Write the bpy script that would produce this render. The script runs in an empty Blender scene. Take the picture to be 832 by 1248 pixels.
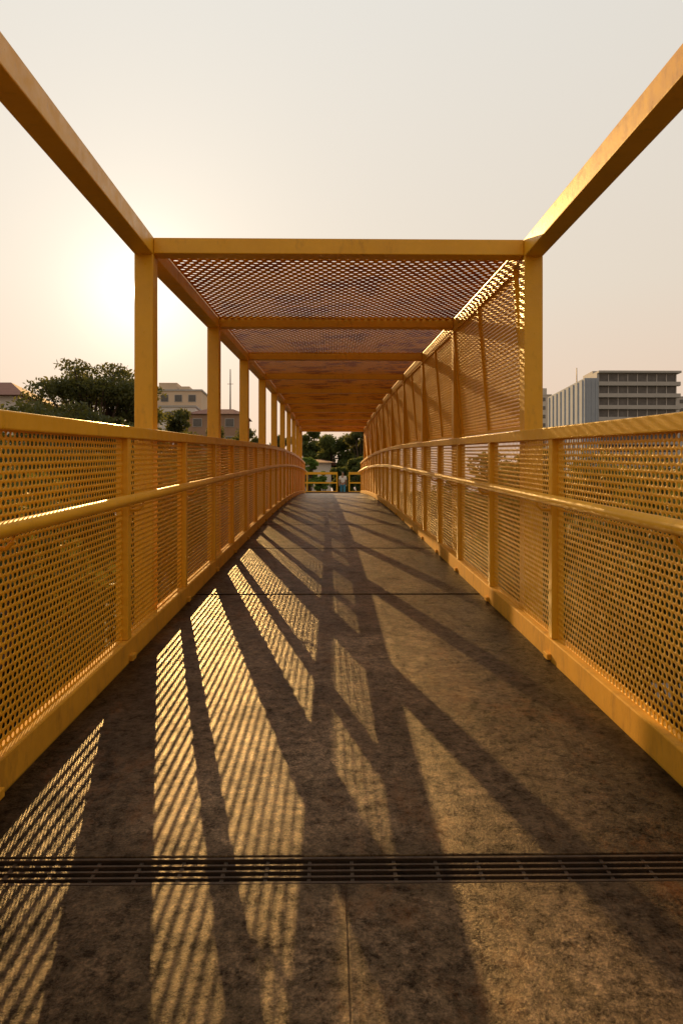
import bpy, math, random
from mathutils import Vector
import numpy as np
sc = bpy.context.scene
col = sc.collection
R = math.radians
H = 6.6            # camera height over the street; the deck climbs past it

# ------------------------------------------------------------------ materials
def newmat(name):
    m = bpy.data.materials.new(name); m.use_nodes = True
    nt = m.node_tree
    return m, nt, nt.nodes, nt.links, nt.nodes['Principled BSDF']
def noise(nt, scale, detail=6, rough=.6, coord='Object', vec=None, stretch=None):
    n = nt.nodes.new('ShaderNodeTexNoise'); n.inputs['Scale'].default_value = scale
    n.inputs['Detail'].default_value = detail; n.inputs['Roughness'].default_value = rough
    tc = nt.nodes.new('ShaderNodeTexCoord')
    src = tc.outputs[coord]
    if stretch:
        mp = nt.nodes.new('ShaderNodeMapping'); mp.inputs['Scale'].default_value = stretch
        nt.links.new(src, mp.inputs[0]); src = mp.outputs[0]
    nt.links.new(src, n.inputs['Vector'])
    return n.outputs['Fac']
def ramp(nt, fac, stops):
    r = nt.nodes.new('ShaderNodeValToRGB')
    e = r.color_ramp.elements
    while len(e) < len(stops): e.new(.5)
    for i, (p, c) in enumerate(stops):
        e[i].position = p; e[i].color = (c[0], c[1], c[2], 1) if not isinstance(c, (int, float)) else (c, c, c, 1)
    nt.links.new(fac, r.inputs[0]); return r.outputs[0]
def mul(nt, a, b, op='MULTIPLY'):
    m = nt.nodes.new('ShaderNodeMath'); m.operation = op
    for i, v in enumerate((a, b)):
        if isinstance(v, (int, float)): m.inputs[i].default_value = v
        else: nt.links.new(v, m.inputs[i])
    return m.outputs[0]
def mixc(nt, fac, a, b, bt='MIX'):
    m = nt.nodes.new('ShaderNodeMix'); m.data_type = 'RGBA'; m.blend_type = bt
    for s, v in ((m.inputs[0], fac), (m.inputs[6], a), (m.inputs[7], b)):
        if isinstance(v, (int, float)): s.default_value = v
        elif isinstance(v, tuple): s.default_value = (v[0], v[1], v[2], 1)
        else: nt.links.new(v, s)
    return m.outputs[2]
def bump(nt, p, h, strength, dist=.01):
    b = nt.nodes.new('ShaderNodeBump'); b.inputs['Strength'].default_value = strength
    b.inputs['Distance'].default_value = dist
    nt.links.new(h, b.inputs['Height']); nt.links.new(b.outputs[0], p.inputs['Normal'])

def paint(name, c1, c2, rough=.42, grime=(.26, .12, .012), g0=.56, g1=.76, ga=.5, gs=9, spec=.5):
    m, nt, N, L, p = newmat(name)
    a = ramp(nt, noise(nt, 5, 8, .7), [(.3, c1), (.7, c2)])
    g = ramp(nt, noise(nt, gs, 10, .75, stretch=(1, 1, .35)), [(g0, 0.), (g1, ga)])
    cc = mixc(nt, g, a, grime)
    L.new(cc, p.inputs['Base Color'])
    rr = ramp(nt, noise(nt, 14, 6, .7), [(.3, rough - .1), (.75, rough + .22)])
    L.new(rr, p.inputs['Roughness']); p.inputs['Specular IOR Level'].default_value = spec
    bump(nt, p, noise(nt, 60, 5, .6), .12, .004)
    return m
M = {}
M['gold'] = paint('ochre_paint', (.82, .45, .018), (.71, .37, .012), .36, g0=.56, g1=.74)
M['dusty'] = paint('dusty_ochre_paint', (.74, .38, .018), (.60, .30, .012), .72, g0=.50, g1=.66)
M['mesh'] = paint('mesh_paint', (.86, .45, .014), (.74, .36, .010), .40)
M['screen'] = paint('screen_mesh_paint', (.88, .46, .018), (.76, .37, .012), .5)
M['roofmesh'] = paint('roof_mesh_paint', (.95, .46, .03), (.80, .34, .02), .7, (.42, .12, .015), .49, .56, .9, 1.6, spec=.15)

m, nt, N, L, p = newmat('worn_concrete'); M['deck'] = m
big = noise(nt, .9, 14, .75); mid = noise(nt, 5, 14, .85); sml = noise(nt, 26, 10, .85); fine = noise(nt, 120, 4, .7)
c = ramp(nt, big, [(.39, (.040, .028, .019)), (.46, (.085, .060, .041)), (.53, (.12, .088, .062)), (.60, (.18, .137, .098))])
c = mixc(nt, 1., c, ramp(nt, mid, [(.40, (.30, .27, .24)), (.5, (.88, .86, .84)), (.60, (1.5, 1.45, 1.36))]), 'MULTIPLY')
c = mixc(nt, 1., c, ramp(nt, sml, [(.38, (.25, .24, .22)), (.5, (.95, .95, .94)), (.62, (2.0, 1.9, 1.75))]), 'MULTIPLY')
c = mixc(nt, .9, c, ramp(nt, fine, [(.34, (.22, .21, .20)), (.5, (.85, .85, .85)), (.66, (1.9, 1.8, 1.65))]), 'MULTIPLY')
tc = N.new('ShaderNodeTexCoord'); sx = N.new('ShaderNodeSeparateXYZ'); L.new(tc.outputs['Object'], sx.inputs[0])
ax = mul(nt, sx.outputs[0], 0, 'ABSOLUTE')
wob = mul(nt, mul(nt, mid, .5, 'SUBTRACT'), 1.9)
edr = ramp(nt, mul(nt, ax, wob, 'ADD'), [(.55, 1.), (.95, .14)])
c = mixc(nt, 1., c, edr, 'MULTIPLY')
jd = mul(nt, mul(nt, sx.outputs[1], 8.0, 'SUBTRACT'), 1.3, 'PINGPONG')
jd = mul(nt, jd, mul(nt, wob, .16), 'ADD')
far_ = mul(nt, sx.outputs[1], 4.2, 'GREATER_THAN')
jr = mul(nt, ramp(nt, jd, [(.02, .9), (.13, 0.)]), far_)
c = mixc(nt, jr, c, (.020, .013, .008))
dd = mul(nt, mul(nt, mul(nt, sx.outputs[1], 1.8375, 'SUBTRACT'), 0, 'ABSOLUTE'), mul(nt, wob, .12), 'ADD')
c = mixc(nt, ramp(nt, dd, [(.06, .8), (.16, 0.)]), c, (.020, .013, .008))
sp = ramp(nt, noise(nt, 1.7, 14, .85, stretch=(1, .45, 1)), [(.53, 0.), (.59, .82)])  # dark stains, also painted to stand in for leafy tree-shadow mottling
c = mixc(nt, sp, c, (.026, .018, .012))
rust = ramp(nt, noise(nt, 1.3, 12, .85, stretch=(1.2, .6, 1.7)), [(.54, 0.), (.62, .6)])
c = mixc(nt, rust, c, (.14, .060, .022))
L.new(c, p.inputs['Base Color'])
rg = ramp(nt, noise(nt, 6, 14, .9), [(.38, .28), (.50, .37), (.60, .52)])
L.new(rg, p.inputs['Roughness'])
lv = mul(nt, ramp(nt, sml, [(.41, .10), (.56, 1.)]), ramp(nt, noise(nt, 3.4, 12, .85), [(.42, .45), (.53, 1.)]))  # gloss broken up by noise to imitate leaf-dappled light on the deck
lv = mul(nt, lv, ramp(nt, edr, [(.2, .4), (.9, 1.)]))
L.new(lv, p.inputs['Specular IOR Level'])
p.inputs['Specular Tint'].default_value = (1, .70, .34, 1)
hh = mul(nt, mul(nt, fine, .7), mul(nt, mid, .45), 'ADD')
hh = mul(nt, hh, mul(nt, sml, .6), 'ADD')
bump(nt, p, hh, .6, .006)

def simple(name, c1, c2, scale=3, rough=.8, bmp=.2, metal=0, stretch=None):
    m, nt, N, L, p = newmat(name)
    L.new(ramp(nt, noise(nt, scale, 8, .7, stretch=stretch), [(.3, c1), (.7, c2)]), p.inputs['Base Color'])
    p.inputs['Roughness'].default_value = rough; p.inputs['Metallic'].default_value = metal
    bump(nt, p, noise(nt, scale * 9, 4, .6), bmp, .01)
    return m
M['darkmetal'] = simple('dark_grate_steel', (.10, .065, .04), (.035, .025, .018), 12, .45, .3, .6)
M['rubber'] = simple('joint_filler', (.018, .014, .01), (.035, .026, .018), 10, .8)
M['ground'] = simple('dry_grass_ground', (.035, .045, .018), (.07, .06, .03), .3, .95)
M['road'] = simple('asphalt', (.04, .038, .036), (.06, .056, .05), 2, .85)
M['line'] = simple('road_paint', (.6, .6, .56), (.45, .45, .42), 6, .7)
M['plaza'] = simple('paving_concrete', (.16, .13, .10), (.24, .20, .16), 1.5, .8)
M['cwall'] = simple('pale_concrete', (.54, .53, .53), (.44, .44, .44), .3, .85, .05)  # building walls and slabs washed lighter, distance haze put into the colour
M['bwall'] = simple('blue_grey_concrete', (.40, .46, .55), (.33, .38, .46), .3, .85, .05)
M['cwall2'] = simple('beige_render', (.74, .60, .46), (.62, .50, .38), .3, .85, .05)
M['white'] = simple('white_render', (.80, .79, .79), (.70, .69, .69), .5, .8, .05)
M['tile'] = simple('clay_roof_tiles', (.26, .11, .075), (.18, .08, .055), 2, .8, .3)
M['brick'] = simple('brown_render', (.38, .25, .18), (.30, .20, .145), 1, .8)
M['slab'] = simple('balcony_slab', (.50, .50, .50), (.42, .42, .42), .6, .8, .05)
M['bark'] = simple('bark', (.09, .06, .04), (.045, .03, .02), 6, .9, .5, stretch=(1, 1, .2))
m, nt, N, L, p = newmat('dark_glass'); M['glass'] = m
L.new(ramp(nt, noise(nt, .6, 3), [(.3, (.075, .078, .082)), (.7, (.15, .15, .155))]), p.inputs['Base Color']); p.inputs['Roughness'].default_value = .25
def leafmat(name, c1, c2):
    m, nt, N, L, p = newmat(name)
    g = N.new('ShaderNodeNewGeometry')
    n = N.new('ShaderNodeTexNoise'); n.inputs['Scale'].default_value = 1.1; n.inputs['Detail'].default_value = 5
    L.new(g.outputs['Position'], n.inputs['Vector'])
    c = ramp(nt, n.outputs['Fac'], [(.35, c1), (.65, c2)])
    L.new(c, p.inputs['Base Color']); p.inputs['Roughness'].default_value = .6
    t = N.new('ShaderNodeBsdfTranslucent'); L.new(mixc(nt, .5, c, (.22, .19, .03)), t.inputs[0])
    mx = N.new('ShaderNodeMixShader'); mx.inputs[0].default_value = .5
    L.new(p.outputs[0], mx.inputs[1]); L.new(t.outputs[0], mx.inputs[2])
    L.new(mx.outputs[0], N['Material Output'].inputs[0])
    return m
M['leaf'] = leafmat('dark_foliage', (.040, .060, .020), (.12, .14, .042))
M['leafm'] = leafmat('green_foliage', (.055, .10, .025), (.14, .19, .055))
M['leaf2'] = leafmat('light_foliage', (.09, .20, .035), (.20, .36, .08))
M['skin'] = simple('skin', (.30, .17, .11), (.34, .20, .13), 4, .6, .05)
M['hair'] = simple('black_hair', (.012, .01, .009), (.02, .016, .014), 30, .6)
M['shirt'] = simple('white_cotton', (.75, .75, .74), (.68, .68, .68), 8, .9)
M['trousers'] = simple('blue_denim', (.05, .24, .38), (.04, .18, .30), 20, .9)
M['shoe'] = simple('dark_shoe', (.02, .02, .02), (.03, .03, .03), 8, .5)

# ------------------------------------------------------------------ mesh helpers
class MB:
    def __init__(s): s.v = []; s.f = []
    def add(s, vs, fs):
        n = len(s.v); s.v += [tuple(v) for v in vs]; s.f += [tuple(i + n for i in f) for f in fs]; return s
    def box(s, x0, x1, y0, y1, z0, z1, sl=0.0):
        d = (y1 - y0) * sl
        vs = [(x0, y0, z0), (x1, y0, z0), (x1, y1, z0 + d), (x0, y1, z0 + d), (x0, y0, z1), (x1, y0, z1), (x1, y1, z1 + d), (x0, y1, z1 + d)]
        return s.add(vs, [(0, 3, 2, 1), (4, 5, 6, 7), (0, 1, 5, 4), (1, 2, 6, 5), (2, 3, 7, 6), (3, 0, 4, 7)])
    def sweep(s, x0, x1, ys, zf, lo, hi):
        vs = []
        for y in ys:
            z = zf(y); vs += [(x0, y, z + lo), (x1, y, z + lo), (x1, y, z + hi), (x0, y, z + hi)]
        fs = [(3, 2, 1, 0)]
        for i in range(len(ys) - 1):
            a = i * 4; b = a + 4
            for k in range(4):
                k2 = (k + 1) % 4; fs.append((a + k, a + k2, b + k2, b + k))
        e = (len(ys) - 1) * 4; fs.append((e, e + 1, e + 2, e + 3))
        return s.add(vs, fs)
    def tube(s, pts, rads, n=10):
        vs = []; P = [Vector(p) for p in pts]
        for i, p in enumerate(P):
            t = (P[min(i + 1, len(P) - 1)] - P[max(i - 1, 0)]).normalized()
            u = t.cross(Vector((0, 0, 1)) if abs(t.z) < .9 else Vector((1, 0, 0))).normalized(); w = t.cross(u)
            for k in range(n):
                a = 2 * math.pi * k / n
                vs.append(p + (u * math.cos(a) + w * math.sin(a)) * rads[i])
        fs = []
        for i in range(len(P) - 1):
            for k in range(n):
                k2 = (k + 1) % n; fs.append((i * n + k, i * n + k2, (i + 1) * n + k2, (i + 1) * n + k))
        fs.append(tuple(range(n))[::-1]); fs.append(tuple(range((len(P) - 1) * n, len(P) * n)))
        return s.add(vs, fs)
    def build(s, name, mat, parent=None, origin=None, bevel=0, smooth=False):
        v = np.array(s.v)
        if origin is None:
            origin = ((v[:, 0].min() + v[:, 0].max()) / 2, (v[:, 1].min() + v[:, 1].max()) / 2, v[:, 2].min())
        o3 = np.array(origin)
        me = bpy.data.meshes.new(name); me.from_pydata([tuple(q) for q in (v - o3)], [], s.f); me.update()
        me.materials.append(mat)
        if smooth: me.polygons.foreach_set('use_smooth', [True] * len(me.polygons))
        return link(name, me, origin, parent, bevel)
def link(name, me, origin, parent=None, bevel=0):
    o = bpy.data.objects.new(name, me); col.objects.link(o)
    if parent:
        o.parent = parent
        q = parent; off = Vector(origin)
        while q: off = off - q.location; q = q.parent
        o.location = off
    else: o.location = origin
    if bevel:
        b = o.modifiers.new('bevel', 'BEVEL'); b.width = bevel; b.segments = 2; b.limit_method = 'ANGLE'
    return o
def tag(o, label=None, cat=None, group=None, kind=None):
    for k, v in (('label', label), ('category', cat), ('group', group), ('kind', kind)):
        if v: o[k] = v
    return o
def thing(name, loc, label, cat, group=None):
    o = bpy.data.objects.new(name, None); col.objects.link(o); o.location = loc; o.empty_display_size = .2
    return tag(o, label, cat, group)

# ------------------------------------------------------------------ deck profile
def zd(y):
    if y < 10: r = -1.12 + .087 * y
    elif y < 35.7: r = -.25 + .087 * (y - 10) - .00169 * (y - 10) ** 2
    else: r = -.25 + .087 * 25.7 - .00169 * 25.7 ** 2
    return r + H
def zroof(y): return zd(y) + max(0, 4.44 - y) * .036
ZL = zd(40)
END = 29.0
def yr(a, b, st=.6):
    n = max(1, int(math.ceil((b - a) / st))); return [a + (b - a) * i / n for i in range(n + 1)]

joints = [5.4, 8.0, 10.6, 13.2, 15.8, 18.4, 21.0, 23.6, 26.2]
DW = 1.126
mb = MB()
mb.sweep(-DW, -.0127, yr(-6, 1.775), zd, -.25, 0); mb.sweep(-.0113, DW, yr(-6, 1.775), zd, -.25, 0)
edges = [1.90] + joints + [END]
for i in range(len(edges) - 1):
    a = edges[i] + (.022 if i else 0); b = edges[i + 1] - (.022 if i < len(joints) else 0)
    mb.sweep(-DW, DW, yr(a, b), zd, -.25, 0)
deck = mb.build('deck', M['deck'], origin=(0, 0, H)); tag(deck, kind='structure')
b = deck.modifiers.new('bevel', 'BEVEL'); b.width = .003; b.segments = 2; b.limit_method = 'ANGLE'; b.angle_limit = R(50)
MB().box(-.0126, -.0114, -6, 1.774, zd(-6) - .05, zd(-6) - .002, .087).build('crack_filler', M['deck'], deck)
for j in joints:
    MB().box(-DW + .01, DW - .01, j - .0215, j + .0215, zd(j) - .2, zd(j) - .016).build('joint_filler', M['rubber'], deck)
mb = MB().sweep(-1.0, 1.0, yr(-6, END), zd, -.5, -.26)
tag(mb.build('deck_girder', M['cwall']), kind='structure')

# drain
dr = thing('drain_grate', (0, 1.8375, zd(1.8375)), 'dark steel drain grate set in a slot across the concrete deck in the foreground', 'drain grate')
s0 = .087
MB().box(-DW + .01, DW - .01, 1.778, 1.897, zd(1.778) - .11, zd(1.778) - .09, s0).build('channel', M['rubber'], dr)
for k, (ya, yb) in enumerate(((1.779, 1.789), (1.886, 1.896))):
    MB().box(-DW + .01, DW - .01, ya, yb, zd(ya) - .085, zd(ya) - .002, s0).build('grate_frame', M['darkmetal'], dr, bevel=.001)
for yy in (1.812, 1.838, 1.864):
    MB().box(-DW + .01, DW - .01, yy - .004, yy + .004, zd(yy) - .04, zd(yy) - .005, s0).build('bearing_bar', M['darkmetal'], dr)
xx = -1.03
while xx < 1.08:
    MB().box(xx - .005, xx + .005, 1.7895, 1.8855, zd(1.789) - .035, zd(1.789) - .008, s0).build('cross_bar', M['darkmetal'], dr); xx += .115

# ------------------------------------------------------------------ perforated sheet
_cache = {}
def perf(W, Hh, pu, pv, shear=0., t=.002, fill=.72, mat='mesh', plane='yz'):
    key = (round(W, 3), round(Hh, 3), pu, pv, round(shear, 3), t, fill, mat, plane)
    if key in _cache: return _cache[key]
    nu = int(round(W / pu)); nv = int(round(Hh / pv)); pu = W / nu; pv = Hh / nv
    outer = [(-.5, -.5), (0, -.5), (.5, -.5), (.5, 0), (.5, .5), (0, .5), (-.5, .5), (-.5, 0)]
    ang = [225, 270, 315, 0, 45, 90, 135, 180]
    a = .5 * fill
    inner = [(a * 1.02 * math.cos(R(k)), a * 1.0 * math.sin(R(k))) for k in ang]
    cu = []
    for j in range(nv):
        off = 0 if j % 2 == 0 else .5
        for i in range(nu if j % 2 == 0 else nu - 1): cu.append((i + .5 + off, j + .5, 1))
    cu = np.array(cu)
    base = np.array([(x, y, 0) for x, y in outer] + [(x, y, 0) for x, y in inner] + [(x, y, 1) for x, y in inner] + [(x, y, 1) for x, y in outer])
    nc = len(cu)
    V = np.zeros((nc, 32, 3))
    V[:, :, 0] = (cu[:, 0:1] + base[None, :, 0]) * pu
    V[:, :, 1] = (cu[:, 1:2] + base[None, :, 1]) * pv
    V[:, :, 2] = base[None, :, 2] * t - t / 2
    F = []
    for k in range(8):
        k2 = (k + 1) % 8
        F.append((k, k2, 8 + k2, 8 + k)); F.append((8 + k, 8 + k2, 16 + k2, 16 + k)); F.append((16 + k, 16 + k2, 24 + k2, 24 + k))
    F = np.array(F)
    FF = (F[None] + (np.arange(nc) * 32)[:, None, None]).reshape(-1, 4)
    V = V.reshape(-1, 3)
    ev = []; ef = []
    base_n = len(V)
    for j in range(1, nv, 2):
        for (u0, u1) in ((0, .5 * pu), (W - .5 * pu, W)):
            q = len(ev) + base_n
            ev += [(u0, j * pv, 0), (u1, j * pv, 0), (u1, (j + 1) * pv, 0), (u0, (j + 1) * pv, 0)]; ef.append((q, q + 1, q + 2, q + 3))
    if ev: V = np.vstack([V, np.array(ev)]); FF = np.vstack([FF, np.array(ef)])
    if plane == 'yz': P = np.stack([V[:, 2], V[:, 0], V[:, 1] + V[:, 0] * shear], 1)
    else: P = np.stack([V[:, 0], V[:, 1], V[:, 2]], 1)
    me = bpy.data.meshes.new('perforated_sheet')
    me.vertices.add(len(P)); me.vertices.foreach_set('co', P.astype(np.float32).ravel())
    me.loops.add(len(FF) * 4); me.loops.foreach_set('vertex_index', FF.astype(np.int32).ravel())
    me.polygons.add(len(FF)); me.polygons.foreach_set('loop_start', np.arange(len(FF), dtype=np.int32) * 4)
    me.polygons.foreach_set('loop_total', np.full(len(FF), 4, dtype=np.int32))
    me.update(calc_edges=True); me.materials.append(M[mat])
    _cache[key] = me
    return me
def qslope(s): return min((.087, .066, .045, .03), key=lambda q: abs(q - s))

# ------------------------------------------------------------------ railings
posts_y = [-2.1, -.7, .75, 2.2, 3.7, 5.15, 6.45]
while posts_y[-1] + 1.2 < END: posts_y.append(posts_y[-1] + 1.2)
XR = 1.17
PB = .112
ysr = yr(-2.1, posts_y[-1] + .03, .6)
def railing(s, label):
    t = thing('railing', (s * XR, -2.1, zd(-2.1)), label, 'railing')
    c = s * XR
    MB().sweep(c - .042, c + .042, ysr, zd, 1.195, 1.26).build('top_rail', M['gold'], t, bevel=.006)
    MB().sweep(c - .038, c + .038, ysr, zd, -.025, PB).build('bottom_rail', M['dusty'], t, bevel=.006)
    hx = c - s * .105
    hp = [(hx, y, zd(y) + .88) for y in ysr]
    MB().tube(hp, [.027] * len(hp), 16).build('handrail', M['gold'], t, smooth=True)
    for i, y in enumerate(posts_y):
        MB().box(c - .033, c + .033, y - .030, y + .030, zd(y) + PB - .001, zd(y) + 1.197).build('post', M['gold'], t, bevel=.004)
        x0, x1 = sorted((c - s * .06, c + s * .03))
        MB().box(x0, x1, y - .035, y + .035, zd(y) - .001, zd(y) + .03, sl=.087).build('post_foot', M['dusty'], t, bevel=.003)
        zz = zd(y) + .88
        br = MB().tube([(c - s * .033, y, zz - .07), (c - s * .08, y, zz - .068), (hx, y, zz - .045), (hx, y, zz - .02)], [.008] * 4, 8)
        br.box(c - s * .033 - .004, c - s * .033 + .004, y - .025, y + .025, zz - .1, zz - .04)
        br.build('handrail_bracket', M['gold'], t)
    for a, b_ in zip(posts_y[:-1], posts_y[1:]):
        W = (b_ - a) - .060; ya = a + .030
        real = (zd(b_) - zd(a)) / (b_ - a); q = qslope(real)
        me = perf(W, 1.196 - PB, .034, .029, q, .0009, .69)
        o = link('mesh_panel', me, (c, ya, zd(ya) + PB), t)
        o.rotation_euler = (math.atan(real) - math.atan(q), 0, 0)
    return t
railing(-1, 'ochre railing with perforated panels along the left side of the bridge')
railing(1, 'ochre railing with perforated panels along the right side of the bridge')

# ------------------------------------------------------------------ canopy
XF = 1.25
frames = [1.85, 4.44, 7.0, 9.41] + [9.41 + 2.44 * k for k in range(1, 8)]
cp = thing('canopy', (0, frames[0], zd(frames[0])), 'ochre steel canopy frame of posts and beams with mesh roof over the bridge', 'canopy')
ysf = [1.79, 2.4, 3.1, 3.8] + yr(4.44, frames[-1] + .06, .6)
for s in (-1, 1):
    MB().sweep(s * XF - .06, s * XF + .06, ysf, zroof, 2.385, 2.50).build('side_beam', M['gold'], cp, bevel=.006)
for i, y in enumerate(frames):
    for s in (-1, 1):
        x0 = s * XF
        MB().box(x0 - .06, x0 + .06, y - .06, y + .06, zd(y) - .3, zroof(y) + 2.388).build('post', M['gold'], cp, bevel=.006)
    MB().box(-XF + .061, XF - .061, y - .05, y + .05, zroof(y) + 2.392, zroof(y) + 2.493).build('cross_beam', M['gold'], cp, bevel=.005)
for i in range(1, len(frames) - 1):
    a, b_ = frames[i] + .05, frames[i + 1] - .05
    st = math.atan((zd(b_) - zd(a)) / (b_ - a)); Lr = 2.36
    me = perf(2 * XF - .13, Lr, .066, .055, 0, .003, .56, 'roofmesh', 'xy')
    o = link('roof_mesh', me, (-XF + .065, a - .01, zd(a) + 2.478), cp); o.rotation_euler = (st, 0, 0)
    k = (b_ - a + .02) / (Lr * math.cos(st)); o.scale = (1, k, 1)
for i in range(1, len(frames) - 1):
    a, b_ = frames[i] + (.20 if i == 1 else .07), frames[i + 1] - .07
    hw = (b_ - a) / 2
    for k in range(2):
        ya = a + k * hw; real = (zd(b_) - zd(a)) / (b_ - a); q = qslope(real)
        W = hw - .03
        me = perf(W, 1.06, .034, .028, q, .003, .50, 'screen')
        lean = .085
        o = link('side_screen', me, (XF + .045, ya + .015, zd(ya) + 1.30), cp)
        o.rotation_euler = (math.atan(real) - math.atan(q), -math.atan(lean), 0)
        f = MB()
        f.box(-.020, .014, -.022, .018, -.015, 1.075); f.box(-.020, .014, W - .018, W + .014, -.015 + W * q, 1.075 + W * q)
        f.box(-.0195, .0135, .018, W - .018, -.015, .012, q); f.box(-.0195, .0135, .018, W - .018, 1.05, 1.075, q)
        fo = f.build('screen_frame', M['gold'], None, origin=(0, 0, 0)); fo.parent = o; fo.location = (0, 0, 0)

# ------------------------------------------------------------------ far landing, barriers
mb = MB().box(-9, 9, END + .01, 62, -.2, ZL - .012)
tag(mb.build('terrace', M['plaza']), kind='structure')
def barrier(x0, x1, y, label):
    t = thing('barrier', ((x0 + x1) / 2, y, ZL), label, 'barrier', 'yellow barriers at the end of the bridge')
    z = ZL - .012
    MB().box(x0, x1, y - .03, y + .03, z + .98, z + 1.10).build('top_rail', M['gold'], t, bevel=.005)
    MB().box(x0, x1, y - .02, y + .02, z + .54, z + .61).build('middle_rail', M['gold'], t)
    MB().box(x0, x1, y - .02, y + .02, z + .12, z + .17).build('bottom_rail', M['gold'], t)
    n = max(1, round((x1 - x0) / 1.3))
    for k in range(n + 1):
        x = x0 + .03 + (x1 - x0 - .06) * k / n
        MB().box(x - .03, x + .03, y - .028, y + .028, z, z + .982).build('post', M['gold'], t)
barrier(-4.2, .24, 33.5, 'yellow railed barrier across the far end of the bridge, left of the walking person')
barrier(.78, 4.8, 33.5, 'yellow railed barrier across the far end of the bridge, right of the walking person')

# ------------------------------------------------------------------ street below
S = 1500
tag(MB().box(-S, S, -S, S, -1, -.1).build('ground', M['ground']), kind='structure')
tag(MB().box(-S, S, 3, 23, -.09, 0).build('road', M['road']), kind='structure')
mb = MB()
for k in range(-40, 40): mb.box(k * 6, k * 6 + 3, 12.9, 13.1, 0.0, .004)
tag(mb.build('road_marking', M['line']), kind='structure')
for ya, yb in ((-.2, 3), (23, 26)):
    tag(MB().box(-300, 300, ya, yb, -.09, .13).build('pavement', M['plaza']), kind='structure')

# ------------------------------------------------------------------ trees
def leaves(rng, centers, n, size):
    mb_v = np.zeros((n, 4, 3))
    cs = np.array([c[:3] for c in centers]); rs = np.array([c[3:6] for c in centers])
    wts = rs.prod(1) ** .67; wts /= wts.sum()
    idx = rng.choice(len(centers), n, p=wts)
    d = rng.normal(size=(n, 3)); d /= np.linalg.norm(d, axis=1)[:, None]
    rad = rng.uniform(.25, 1.0, n) ** .55
    P = cs[idx] + d * rad[:, None] * rs[idx] * rng.uniform(.8, 1.25, (n, 1))
    u = rng.normal(size=(n, 3)); u /= np.linalg.norm(u, axis=1)[:, None]
    w = np.cross(u, rng.normal(size=(n, 3))); w /= np.linalg.norm(w, axis=1)[:, None]
    s_ = size * rng.uniform(.6, 1.3, (n, 1))
    mb_v[:, 0] = P - u * s_; mb_v[:, 1] = P + w * s_ * .45; mb_v[:, 2] = P + u * s_; mb_v[:, 3] = P - w * s_ * .45
    return mb_v.reshape(-1, 3)
def tree(x, y, top, rx, crown_h, n, size, seed, label, flat=False, mat='leaf', group=None, z0=-.1, name='tree', clumps=26):
    rng = np.random.default_rng(seed)
    t = thing(name, (x, y, z0), label, 'tree', group)
    cz = top - crown_h / 2
    cents = []
    for k in range(clumps):
        a = rng.uniform(0, 2 * math.pi); r = rx * math.sqrt(rng.uniform(0, 1)) * .85
        if flat: zz = cz + crown_h * (.42 * (1 - (r / rx) ** 2) - .25 + rng.uniform(-.3, .22))
        else: zz = cz + crown_h * .42 * math.sqrt(max(0, 1 - (r / rx) ** 2)) * rng.uniform(-1, 1)
        q = rx * rng.uniform(.17, .33)
        cents.append((x + r * math.cos(a), y + r * math.sin(a), zz, q * 1.15, q * 1.15, q * (.5 if flat else .8)))
    mt = MB()
    fork = z0 + (top - crown_h - z0) * .8
    rt = .03 * (top - z0)
    mt.tube([(x, y, z0), (x + .1, y, z0 + (fork - z0) * .5), (x, y, fork)], [rt, rt * .75, rt * .6], 10)
    for c in cents[::1]:
        m1 = ((x + c[0]) / 2 + rng.uniform(-.2, .2), (y + c[1]) / 2, fork + (c[2] - fork) * .6)
        mt.tube([(x, y, fork - .2), m1, c[:3]], [rt * .4, rt * .2, rt * .05], 6)
    mt.build('trunk', M['bark'], t, smooth=True)
    V = leaves(rng, cents, n, size)
    me = bpy.data.meshes.new('crown')
    V = V - np.array([x, y, cz])
    me.from_pydata([tuple(v) for v in V], [], [(i * 4, i * 4 + 1, i * 4 + 2, i * 4 + 3) for i in range(n)])
    me.materials.append(M[mat]); link('crown', me, (x, y, cz), t)
    return t
LG = 'trees on the left of the bridge'; EG = 'trees beyond the end of the bridge'
tree(-12.1, 35, H + 8.3, 3.4, 4.6, 15000, .11, 3, 'tall spreading tree with airy umbrella crown standing below the sun', True, group=LG, clumps=46)
tree(-9.9, 40, H + 6.6, 2.2, 5.5, 9000, .14, 4, 'dense dark tree just behind the left canopy post, right of the spreading tree', group=LG)
tree(-15.2, 33, H + 5.2, 3.0, 5.5, 8000, .14, 5, 'low bushy tree in front of the tiled-roof house at the left edge', group=LG)
tree(-11.5, 31, H + 5.4, 3.2, 5.0, 10000, .13, 12, 'rounded dark tree filling the space under the spreading tree', group=LG)
tree(-10.6, 55, H + 7.7, 2.8, 7, 9000, .15, 6, 'round dark tree between first and second left canopy posts', group=LG)
tree(-7.6, 57, H + 7.5, 2.6, 7, 9000, .15, 7, 'round dark tree between second and third left canopy posts', group=LG)
tree(-5.4, 62, H + 7.8, 2.3, 6.5, 8000, .16, 8, 'dark tree seen between the far left canopy posts', group=LG)
for i, (x, y, tp, r) in enumerate([(-5.2, 13, 1.2, 2.0), (-7.5, 18, 1.9, 2.4), (-5.5, 20, 2.1, 2.0), (-9.5, 22, 2.3, 2.6), (-6.0, 26, 2.7, 2.2), (-4.6, 8.5, .6, 1.8)]):
    tree(x, y, H + tp, r, 4.6, 4500, .13, 20 + i, 'roadside tree seen only through the perforations of the left railing', group='trees hidden behind the left railing')
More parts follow.
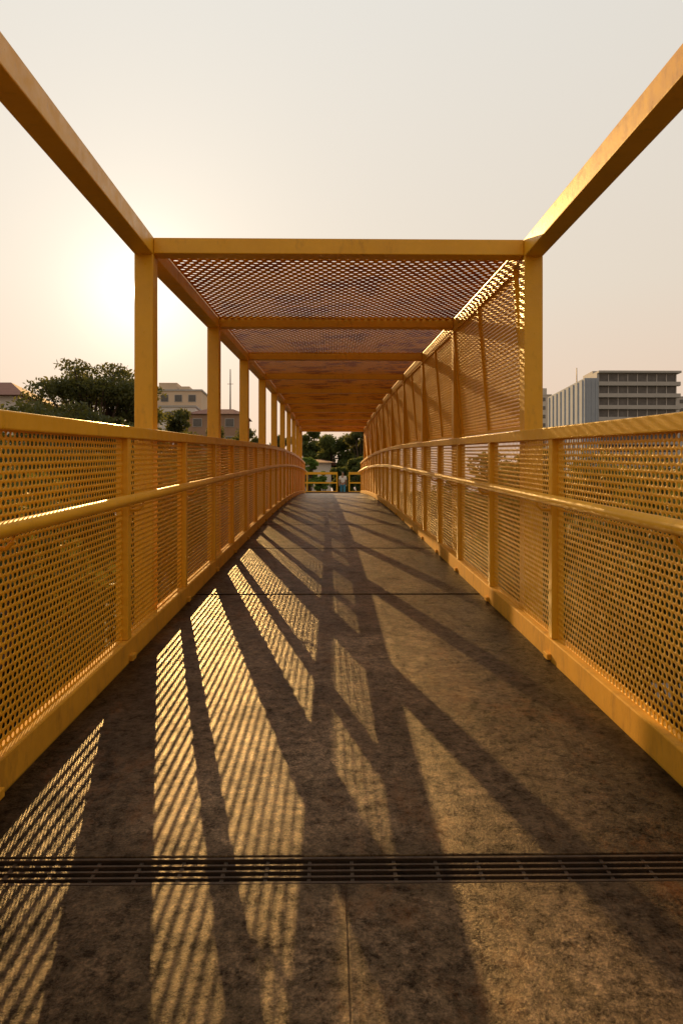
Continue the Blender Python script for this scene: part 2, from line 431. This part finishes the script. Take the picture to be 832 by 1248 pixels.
for i, (x, y, tp, r) in enumerate([(5.4, 13, 1.2, 2.0), (7.9, 18, 1.9, 2.4), (5.7, 20, 2.1, 2.0), (10, 22, 2.3, 2.6), (6.0, 26, 2.7, 2.2), (4.8, 8.5, .6, 1.8)]):
    tree(x, y, H + tp, r, 4.6, 4500, .13, 40 + i, 'roadside tree seen only through the perforations of the right railing', group='trees hidden behind the right railing')
tree(.7, 74, H + 8.9, 2.4, 6.4, 12000, .17, 60, 'dark green tree in the middle of the far end of the bridge', mat='leafm', group=EG, z0=0, clumps=40)
tree(3.2, 66, H + 9.2, 1.8, 7.6, 12000, .15, 61, 'dark tree beside the right canopy posts at the far end', group=EG, z0=0, clumps=44)
tree(-1.75, 50, H + 4.7, .8, 3.4, 6000, .09, 62, 'light green leafy young tree at the far end, left of the white house', mat='leaf2', group=EG, z0=ZL - .02, clumps=26)
tree(-.7, 54, H + 3.3, .7, 2.2, 5000, .09, 63, 'small light green tree in front of the white house', mat='leaf2', group=EG, z0=ZL - .02, clumps=20)
tree(1.1, 60, H + 4.4, 1.2, 3.2, 9000, .12, 65, 'bushy low tree behind the walking person', mat='leafm', group=EG, z0=ZL - .02, clumps=30)
tree(2.4, 57, H + 5.2, 1.1, 4.2, 8000, .12, 66, 'bushy low tree right of the walking person', mat='leafm', group=EG, z0=ZL - .02, clumps=30)
tree(-2.4, 84, H + 10.6, 2.2, 7.5, 10000, .18, 64, 'tall dark tree rising behind the white house', mat='leafm', group=EG, z0=0, clumps=36)

# ------------------------------------------------------------------ buildings
def office():
    cx, cy = 78.5, 202
    Tz = H + 42
    t = thing('office_building', (cx + 12, cy, -.1), 'grey concrete office block with dark window bands and flat roof on the right', 'building')
    def bb(x0, x1, y0, y1, z0, z1, name, mat, par=None): return MB().box(cx + x0, cx + x1, cy + y0, cy + y1, z0, z1).build(name, M[mat], par or t)
    bb(.6, 24.5, .8, 30, -.1, Tz - .6, 'wall', 'cwall')
    bb(-3.6, .59, -.4, 34, -.1, Tz - 2.2, 'end_wall', 'bwall')
    for k in range(9): bb(-3.85, -3.6, 1.0 + k * 3.9, 1.7 + k * 3.9, -.1, Tz - 2.6, 'rib', 'bwall')
    for k in range(3): bb(-2.9 + k * 1.3, -2.6 + k * 1.3, -.62, -.4, -.1, Tz - 2.6, 'rib', 'bwall')
    bb(-.4 + 1.0, 25.3, -.6, 31, Tz - .6, Tz, 'roof_slab', 'slab')
    fl = 3.5
    for k in range(13):
        z = Tz - 3.4 - k * fl
        bb(.6, 25.1, -.5, .8, z - 1.0, z + .15, 'balcony', 'slab')
        w = bb(.8, 24.3, .55, .79, z + .3, z + 2.5, 'window_band', 'glass')
        if k < 5:
            for j in range(9): bb(.8 + j * 2.9, 1.05 + j * 2.9, .35, .545, z + .16, z + 2.6, 'mullion', 'cwall', w)
    bb(2, 9, 8, 16, Tz, Tz + 1.6, 'roof_plant', 'cwall')
    bb(18, 21, 6, 10, Tz, Tz + 1.0, 'roof_plant', 'cwall')
    MB().tube([(cx - 2.2, cy + 10, Tz - 2.3), (cx - 2.2, cy + 10, Tz + 3)], [.18, .12], 6).build('antenna', M['darkmetal'], t)
office()
def block(cx, cy, w, d, top, wall, label, name='apartment_building', fl=3.3, ww=1.5, gap=3.0, steps=(), roof=None, group=None, z0=-.1, rows=5):
    t = thing(name, (cx, cy, z0), label, 'building', group)
    MB().box(cx - w / 2, cx + w / 2, cy, cy + d, z0, top).build('wall', M[wall], t)
    if roof == 'hip':
        a = .5; h = w * .16
        mb = MB().add([(cx - w / 2 - a, cy - a, top), (cx + w / 2 + a, cy - a, top), (cx + w / 2 + a, cy + d + a, top), (cx - w / 2 - a, cy + d + a, top), (cx - w / 4, cy + d / 2, top + h), (cx + w / 4, cy + d / 2, top + h)],
                 [(0, 1, 5, 4), (1, 2, 5), (2, 3, 4, 5), (3, 0, 4), (0, 3, 2, 1)])
        mb.build('roof', M['tile'], t)
    else:
        MB().box(cx - w / 2 - .2, cx + w / 2 + .2, cy - .2, cy + d + .2, top, top + .35).build('parapet', M['slab'], t)
    for (xa, xb, h) in steps:
        MB().box(cx + xa, cx + xb, cy + .8, cy + d - 1, top + .35, top + .35 + h).build('roof_block', M[wall], t)
    for r in range(rows):
        z = top - 2.3 - r * fl; x = cx - w / 2 + 1.2
        while x + ww < cx + w / 2 - .5:
            fr = MB().box(x - .1, x + ww + .1, cy - .07, cy - .003, z - .1, z + 1.5).build('window', M['slab'], t)
            MB().box(x, x + ww, cy - .11, cy - .075, z, z + 1.4).build('pane', M['glass'], fr)
            x += gap
    return t
block(82, 262, 5.0, 14, H + 45, 'cwall', 'narrow grey tower rising just left of the office block', steps=((-1, 1, 2.5),), rows=6)
block(134, 260, 10, 14, H + 44, 'cwall', 'pale block at the right edge of the picture beyond the office block', rows=5)
block(-33.5, 150, 10, 12, H + 26.5, 'cwall2', 'beige stepped concrete building with flat roofs beyond the trees on the left', steps=((-4.5, -.5, 1.6), (0, 2.2, .8)), rows=5)
block(-21.8, 128, 10.5, 10, H + 18.3, 'brick', 'brown building with clay tile roof beyond the left canopy posts', roof='hip', rows=4)
block(-30.2, 134, 7, 10, H + 20.5, 'white', 'pale wall building beside the beige stepped building', rows=4)
block(-25.8, 45, 10.8, 9, H + 7.6, 'white', 'white house with brown tiled roof at the left edge', name='house', roof='hip', rows=2, z0=-.1)
block(-2.1, 68, 4.0, 8, H + 4.9, 'white', 'small white house with tiled roof at the far end of the bridge', name='house', roof='hip', rows=1, gap=2.0, ww=.9)
ms = thing('radio_mast', (-20.6, 139, -.1), 'thin radio mast behind the brown building on the left', 'mast')
MB().tube([(-20.6, 139, -.1), (-20.6, 139, H + 20), (-20.6, 139, H + 29)], [.25, .16, .09], 8).build('pole', M['darkmetal'], ms)
MB().tube([(-21.2, 139, H + 26), (-20.0, 139, H + 26)], [.05, .05], 6).build('crossarm', M['darkmetal'], ms)

# ------------------------------------------------------------------ person
def skin_obj(name, verts, edges, mat, parent, loc, sub=1, root=0):
    me = bpy.data.meshes.new(name); me.from_pydata([v[:3] for v in verts], edges, []); me.materials.append(mat)
    o = bpy.data.objects.new(name, me); col.objects.link(o); o.location = loc
    if parent: o.parent = parent
    sk = o.modifiers.new('skin', 'SKIN'); sk.use_smooth_shade = True
    if not me.skin_vertices: return o
    for i, v in enumerate(verts):
        d = me.skin_vertices[0].data[i]; r = v[3]; d.radius = r if isinstance(r, tuple) else (r, r); d.use_root = (i == root)
    ss = o.modifiers.new('sub', 'SUBSURF'); ss.levels = sub; ss.render_levels = sub
    return o
def person():
    t = thing('person', (.66, 43.5, ZL - .012), 'person in white shirt and blue trousers walking beyond the far end of the bridge', 'person')
    v = [(0, 0, .93, (.13, .10)), (0, 0, 1.12, (.125, .09)), (0, 0, 1.32, (.15, .10)), (0, 0, 1.45, .055), (0, -.01, 1.52, .06), (0, -.015, 1.60, .088), (0, 0, 1.67, .06)]
    e = [(i, i + 1) for i in range(6)]
    v.append((0, -.105, 1.575, .012)); e.append((5, 7))
    for s, st in ((-1, .14), (1, -.14)):
        n = len(v)
        v += [(s * .18, 0, 1.38, .055), (s * .22, -st * .4, 1.12, .042), (s * .23, -st * 1.3 - .03, .90, .028), (s * .235, -st * 1.5 - .04, .83, .026)]
        e += [(2, n), (n, n + 1), (n + 1, n + 2), (n + 2, n + 3)]
        for k in range(4):
            m_ = len(v); l = (.075, .085, .08, .062)[k]
            v += [(s * (.235), -st * 1.5 - .07 + k * .02, .83 - l * .6, .008), (s * .225, -st * 1.5 - .07 + k * .02, .83 - l, .007)]
            e += [(n + 3, m_), (m_, m_ + 1)]
        m_ = len(v); v += [(s * .21, -st * 1.5 - .085, .83, .009), (s * .2, -st * 1.5 - .1, .80, .008)]; e += [(n + 3, m_), (m_, m_ + 1)]
        n = len(v)
        v += [(s * .09, 0, .86, .088), (s * .10, -.04 + st * .3, .50, .057), (s * .10, st, .10, .038), (s * .105, st - .14, .035, .034)]
        e += [(0, n), (n, n + 1), (n + 1, n + 2), (n + 2, n + 3)]
    b = skin_obj('body', v, e, M['skin'], t, (0, 0, 0), 2)
    sv = [(0, 0, .95, (.145, .115)), (0, 0, 1.12, (.142, .108)), (0, 0, 1.31, (.165, .115)), (0, 0, 1.42, .07)]
    se = [(0, 1), (1, 2), (2, 3)]
    for s, st in ((-1, .14), (1, -.14)):
        n = len(sv); sv += [(s * .18, 0, 1.38, .068), (s * .21, -st * .3, 1.18, .058)]; se += [(2, n), (n, n + 1)]
    skin_obj('shirt', sv, se, M['shirt'], t, (0, 0, 0), 2)
    tv = [(0, 0, .95, (.14, .11))]; te = []
    for s, st in ((-1, .14), (1, -.14)):
        n = len(tv); tv += [(s * .09, 0, .85, .1), (s * .10, -.04 + st * .3, .50, .07), (s * .10, st, .13, .055)]; te += [(0, n), (n, n + 1), (n + 1, n + 2)]
        skin_obj('shoe', [(s * .10, st + .02, .05, .045), (s * .105, st - .08, .04, .04), (s * .105, st - .15, .035, .034)], [(0, 1), (1, 2)], M['shoe'], t, (0, 0, 0), 1)
    skin_obj('trousers', tv, te, M['trousers'], t, (0, 0, 0), 2)
    skin_obj('hair', [(0, .03, 1.58, .085), (0, .015, 1.66, .088), (0, -.03, 1.70, .055)], [(0, 1), (1, 2)], M['hair'], t, (0, 0, 0), 2)
    for s in (-1, 1):
        skin_obj('eye', [(s * .03, -.092, 1.605, .009), (s * .03, -.096, 1.605, .008)], [(0, 1)], M['hair'], t, (0, 0, 0), 1)
person()

# ------------------------------------------------------------------ sky and sun
AZ, EL = R(14.0), R(16.8)
def dirv(a, e): return Vector((-math.sin(a) * math.cos(e), math.cos(a) * math.cos(e), math.sin(e)))
Sd = dirv(AZ, EL); Sg = dirv(R(15.6), R(17.2))
w = bpy.data.worlds.new('World'); sc.world = w; w.use_nodes = True
nt = w.node_tree; N = nt.nodes; L = nt.links; bg = N['Background']
tc = N.new('ShaderNodeTexCoord')
sep = N.new('ShaderNodeSeparateXYZ'); L.new(tc.outputs['Generated'], sep.inputs[0])
dot = N.new('ShaderNodeVectorMath'); dot.operation = 'DOT_PRODUCT'; L.new(tc.outputs['Generated'], dot.inputs[0]); dot.inputs[1].default_value = Sg
dv = dot.outputs['Value']; dp = mul(nt, dv, 0, 'MAXIMUM')
grad = ramp(nt, sep.outputs[2], [(0., (.84, .56, .39)), (.12, (.84, .62, .46)), (.30, (.80, .70, .58)), (.60, (.78, .745, .68)), (1., (.70, .66, .60))])
half = mul(nt, mul(nt, dv, .5), .5, 'ADD')
dim = ramp(nt, half, [(0., (.72, .65, .58)), (.5, (.74, .68, .61)), (.86, (.97, .97, .97)), (1., (1.02, 1.02, 1.02))])
base = mixc(nt, 1., grad, dim, 'MULTIPLY')
def glow(c, n, k):
    pw = mul(nt, dp, n, 'POWER')
    vm = N.new('ShaderNodeVectorMath'); vm.operation = 'SCALE'; vm.inputs[0].default_value = [q * k for q in c]
    L.new(pw, vm.inputs['Scale']); return vm.outputs[0]
def addv(a, b):
    vm = N.new('ShaderNodeVectorMath'); vm.operation = 'ADD'; L.new(a, vm.inputs[0]); L.new(b, vm.inputs[1]); return vm.outputs[0]
tot = addv(base, glow((1, .86, .66), 14, .09))
tot = addv(tot, glow((1, .88, .68), 70, .16))
tot = addv(tot, glow((1, .92, .76), 400, .45))
tot = addv(tot, glow((1, .93, .8), 20000, 6.))
sky = N.new('ShaderNodeTexSky'); sky.sky_type = 'NISHITA'; sky.sun_disc = False
sky.sun_elevation = EL; sky.sun_rotation = -AZ; sky.dust_density = 4; sky.air_density = 1.2
sc_ = N.new('ShaderNodeVectorMath'); sc_.operation = 'SCALE'; L.new(sky.outputs[0], sc_.inputs[0]); sc_.inputs['Scale'].default_value = .001
tot = addv(tot, sc_.outputs[0])
L.new(tot, bg.inputs['Color']); bg.inputs['Strength'].default_value = 1.0
sun = bpy.data.lights.new('sun', 'SUN'); sun.energy = 5; sun.angle = R(.22); sun.color = (1, .58, .19)
so = bpy.data.objects.new('sun', sun); col.objects.link(so); so.rotation_euler = (-Sd).to_track_quat('-Z', 'Y').to_euler()
so.location = (0, 0, 60)

cam = bpy.data.cameras.new('camera'); cam.lens = 24; cam.sensor_width = 36; cam.clip_end = 4000; cam.clip_start = .05
co = bpy.data.objects.new('camera', cam); col.objects.link(co); co.location = (-.05, 0, H); co.rotation_euler = (R(90), 0, -R(.825))
sc.camera = co
sc.view_settings.view_transform = 'Standard'; sc.view_settings.look = 'None'; sc.view_settings.exposure = 0
